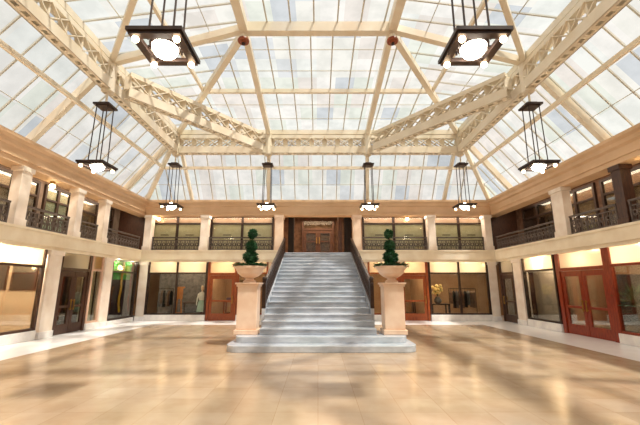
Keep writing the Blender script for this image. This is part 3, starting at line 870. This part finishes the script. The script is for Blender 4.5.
# far left shop
mannequin(-6.2, FY + .6, 'pale mannequin in white top and mint skirt in far left shop', 'white', 'mint', h=.98)
t = thing('wooden_stand', 'orange wooden display stand behind the far left shop window', 'stand', (-7.55, FY + 1.0, 0))
link('board', MB().box(-7.72, -7.38, FY + .96, FY + 1.04, 1.05, 1.62).box(-7.8, -7.3, FY + .94, FY + 1.06, 1.62, 1.7), M['orange'], t)
for s_ in (-1, 1): link('leg', MB().beam((-7.55 + s_ * .19, FY + 1.0, .001), (-7.55 + s_ * .1, FY + 1.0, 1.1), .06, .06), M['orange'], t)
link('foot_bar', MB().box(-7.74, -7.36, FY + .98, FY + 1.02, .3, .35), M['orange'], t)
def rack(x0, x1, y, label, glabel, mats, n, along='x', h=1.6):
    t = thing('clothes_rack', label, 'rack', ((x0 + x1) / 2, y, 0))
    link('rail', MB().tube([(x0, y, h), (x1, y, h)], .018, 8), M['bronze'], t)
    for x in (x0, x1):
        link('post', MB().tube([(x, y, .02), (x, y, h)], .018, 8).box(x - .03, x + .03, y - .22, y + .22, .001, .03), M['bronze'], t)
    for k in range(n):
        x = x0 + (x1 - x0) * (k + .7) / (n + .4)
        L = random.uniform(.75, 1.05)
        g = MB().lathe([(.2, -L), (.18, -L * .6), (.2, -.22), (.16, -.14), (.03, -.07)], (x, y, h - .03), 12, .22, 1.0)
        o = link('garment', g, M[mats[k % len(mats)]], loc=(x, y, h))
        hk = MB().tube([(x, y, h - .1), (x, y, h + .03), (x, y + .02, h + .045), (x, y + .035, h + .025)], .006, 6); link('hook', hk, M['bronze'], o)
        tag(o, glabel, 'garment', glabel)
    return t
rack(-8.75, -7.95, FY + 1.1, 'clothes rack of dark garments behind the far left window', 'dark grey or brown garment hanging in the far left shop', ['greyn', 'brownn', 'black'], 6)
table(-7.0, FY + 1.7, 1.3, .6, .85, 'dark wooden display table at the back of the far left shop')
# far left door interior
table(-4.9, FY + 1.8, .8, .6, .9, 'brown counter table inside the far left wooden door', m='wood')
o = link('folded_cloth', MB().box(-5.15, -4.65, FY + 1.62, FY + 1.98, .905, 1.1), M['purple'], bevel=.04); tag(o, 'folded lilac cloth on the counter inside the far left door', 'cloth')
# far right shop
table(6.55, FY + .95, 1.0, .6, .8, 'dark display table with flowers in the far right shop', m='black')
t = thing('flower_vase', 'round grey vase of cream flowers in the far right shop window', 'flowers', (6.5, FY + .95, .802))
link('vase', MB().lathe([(.1, 0), (.19, .1), (.2, .2), (.1, .33), (.12, .37)], (6.5, FY + .95, .802), 18), M['greyn'], t, smooth=True)
mb = MB()
for i in range(26):
    a = random.uniform(0, 2 * PI); r = random.uniform(.02, .26); zz = 1.35 + random.uniform(0, .42)
    mb.ball((6.5 + r * math.cos(a), FY + .95 + r * math.sin(a) * .7, zz), random.uniform(.06, .1), 8)
o = link('blooms', mb, M['petal'], t)
mb = MB()
for i in range(60):
    a = random.uniform(0, 2 * PI); d = Vector((math.cos(a) * .5, math.sin(a) * .4, 1))
    mb.leafq(Vector((6.5, FY + .95, 1.17)), d, Vector((0, 0, 1)), random.uniform(.25, .5), .05)
link('stems', mb, M['leaf2'], t)
rack(7.15, 8.6, FY + 1.0, 'clothes rack of dark garments in the far right shop', 'dark garment hanging in the far right shop', ['brownn', 'black', 'greyn', 'brownn'], 9)
t = thing('wall_shelf', 'dark wooden shelf board above the flowers in the far right shop', 'shelf', (6.9, BY - 2.2, 1.95))
table(5.1, FY + 1.9, .8, .5, .9, 'low counter inside the far right wooden door', m='darkwood')
bpy.data.objects.remove(t)
# left shop
def fr(x0, x1, z0, z1, y, label, w=.07):
    t = thing('framed_picture', label, 'picture', ((x0 + x1) / 2, y, z0))
    link('frame', MB().box(x0, x1, y - .05, y, z0, z0 + w).box(x0, x1, y - .05, y, z1 - w, z1).box(x0, x0 + w, y - .05, y, z0 + w, z1 - w).box(x1 - w, x1, y - .05, y, z0 + w, z1 - w), M['darkwood'], t)
    link('canvas', MB().box(x0 + w, x1 - w, y - .03, y, z0 + w, z1 - w), M['canvas'], t)
fr(-10.75, -9.86, 1.6, 2.46, 12.448, 'large dark framed picture on the peach wall of the left shop')
fr(-11.25, -10.9, 1.6, 2.46, 12.448, 'narrow dark framed picture left of the larger one, left shop')
# dark doorway, green shop
mannequin(-10.3, 14.4, 'headless dress form in black behind the dark left doorway', 'black', 'black', h=1.0, headless=True, shell='black')
o = link('package', MB().box(-10.05, -9.75, 13.7, 14.1, .62, .72), M['white'])
table(-9.9, 13.9, .5, .7, .62, 'small dark table just inside the left dark doorway', m='black')
tag(o, 'flat white package on the small table inside the dark doorway', 'package')
t = thing('shop_banner', 'bright green banner with a lime patch in the left shop', 'banner', (-9.75, 17.05, 2.2))
link('cloth', MB().box(-9.78, -9.75, 16.4, 18.42, 2.05, 2.94), M['green'], t)
link('patch', MB().lathe([(.3, -.01), (.3, .01)], (0, 0, 0), 20, 1, 1) if False else MB().box(-9.748, -9.735, 17.65, 18.25, 2.3, 2.75), M['lime'], t, bevel=.1)
for hy in (16.5, 18.3): link('hook', MB().box(-9.775, -9.755, hy - .02, hy + .02, 2.95, SOF - .001), M['bronze'], t)
link('pole', MB().tube([(-9.765, 16.24, 2.955), (-9.765, 18.4, 2.955)], .022, 8), M['bronze'], t)
for y, m, lab in ((17.45, 'yellow', 'long yellow ribbon hanging down the middle of the green shop window'), (18.3, 'red', 'long red ribbon hanging at the far side of the green shop window')):
    mb = MB(); pts = [(-9.66 + .03 * math.sin(z * 5), y + .05 * math.sin(z * 3.3), z) for z in [2.9 - .12 * i for i in range(21)]]
    for a, b in zip(pts, pts[1:]): mb.beam(a, b, .16, .012, up=(1, 0, 0))
    o = link('ribbon', mb, M[m]); tag(o, lab, 'ribbon')
table(-10.2, 16.6, .7, .7, .9, 'dark display table in the green shop', m='maroon')
for k in range(3):
    o = link('folded_garment', MB().box(-10.48, -9.98, 16.3, 16.85, .903 + k * .16, .903 + k * .16 + .155), M[('purple', 'black', 'purple')[k]], bevel=.04)
    tag(o, ('purple folded garment at the bottom of the pile in the green shop', 'black folded garment in the middle of the pile, green shop', 'purple folded garment on top of the pile, green shop')[k], 'garment')
# right shop: palm in a tall black pot
t = thing('potted_palm', 'dark green leafy plant in a tall black pot behind right window', 'plant', (9.98, 11.3, 0))
link('pot', MB().lathe([(.26, .001), (.34, .7), (.38, 1.1), (.34, 1.1), (.3, 1.0), (0, .98)], (9.98, 11.3, 0), 20), M['black'], t, smooth=False)
mb = MB()
for i in range(150):
    a = random.uniform(0, 2 * PI); el = random.uniform(.2, 1.4); d = Vector((math.cos(a) * math.cos(el), math.sin(a) * math.cos(el), math.sin(el)))
    p = Vector((9.98, 11.3, 1.05)) + d * random.uniform(0.05, .45)
    mb.leafq(p, d + Vector((0, 0, -.3)), Vector((0, 0, 1)), random.uniform(.3, .5), .09)
link('leaves', mb, M['leaf2'], t)
t = thing('cabinet', 'tall black cabinet behind the plant in the right shop', 'cabinet', (11.2, 12.8, 0))
link('body', MB().box(10.7, 11.7, 12.5, 13.1, .001, 2.15), M['black'], t, bevel=.02)
for k in range(2):
    d = link('door', MB().box(10.72 + k * .49, 11.19 + k * .49, 12.47, 12.5, .08, 2.1), M['black'], t)
    link('knob', MB().ball((11.13 + k * .13, 12.455, 1.0), .02, 8), M['brass'], d)

# ------------------------------------------------------------------ lights
def area(x, y, z, sx, sy, e, c=(255, 220, 170), rot=(0, 0, 0)):  # added fill panels for the upper floor, no fixtures behind them
    l = bpy.data.lights.new('upper_fill_light', 'AREA'); l.shape = 'RECTANGLE'; l.size = sx; l.size_y = sy; l.energy = e; l.color = lin(c)[:3]
    o = bpy.data.objects.new('upper_fill_light', l); COL.objects.link(o); o.location = (x, y, z); o.rotation_euler = rot
    return o
def point(x, y, z, e, c=(255, 236, 208), r=.14):
    l = bpy.data.lights.new('shop_lamp_and_fill', 'POINT'); l.energy = e; l.color = lin(c)[:3]; l.shadow_soft_size = r
    o = bpy.data.objects.new('shop_lamp_and_fill', l); COL.objects.link(o); o.location = (x, y, z)
for x in (-8.1, -6.6, 6.6, 8.1): point(x, FY + .85, 2.72, 42)
for x in (-4.9, -3.4, 3.4, 4.9): point(x, FY + .85, 2.72, 34, (255, 228, 190))
for y in (9.6, 11.2): point(-W - .9, y, 2.72, 140)
point(-W - .9, 14.2, 2.72, 9); point(-W - .22, 16.9, 2.9, 16, (255, 244, 224), .05); point(-W - .22, 18.1, 2.9, 16, (255, 244, 224), .05)  # the two small lights are added to brighten the green banner
for y in (9.6, 11.0, 12.8): point(W + .8, y, 2.72, 45)
point(W + .36, 15.2, 2.75, 60); point(W + .7, 17.7, 2.72, 8)
area(0, 20.4, 5.8, 2.2, 1.4, 75, (255, 220, 180))  # added fill so the lobby door panes look light
for s_ in (-1, 1):
    area(s_ * 10.2, 12, 5.95, .8, 12, 240 if s_ < 0 else 130, (255, 232, 204))  # added fill along each side gallery
    area(s_ * 5.8, FY + .3, 5.48, 6.4, .3, 70, (255, 232, 210))  # added fill brightening the far gallery blinds
sun = bpy.data.lights.new('sun', 'SUN'); sun.energy = 6.0; sun.angle = math.radians(3); sun.color = (1, .96, .9)
so = bpy.data.objects.new('sun', sun); COL.objects.link(so); so.location = (0, 0, 30)
so.rotation_euler = Vector((-.36, .26, -.9)).to_track_quat('-Z', 'Y').to_euler()

w = bpy.data.worlds.new('sky'); SC.world = w; w.use_nodes = True
bg = w.node_tree.nodes['Background']; bg.inputs[0].default_value = (.985, .99, .985, 1); bg.inputs[1].default_value = .76

# ------------------------------------------------------------------ camera
cam = bpy.data.cameras.new('camera'); cam.sensor_width = 36; cam.lens = 348 / 640 * 36; cam.clip_start = .05; cam.clip_end = 200
cam.shift_x = 2 / 640
co = bpy.data.objects.new('camera', cam); COL.objects.link(co); co.location = (0, 0, 1.75)
co.rotation_euler = (math.radians(90 + 11.9), 0, 0)
SC.camera = co
vs = SC.view_settings
vs.view_transform = 'Standard'; vs.look = 'None'; vs.exposure = 0.2; vs.gamma = 1.0; vs.use_curve_mapping = False
SC.cycles.use_denoising = True
SC.cycles.max_bounces = 8; SC.cycles.transparent_max_bounces = 12
SC.cycles.sample_clamp_indirect = 4.0
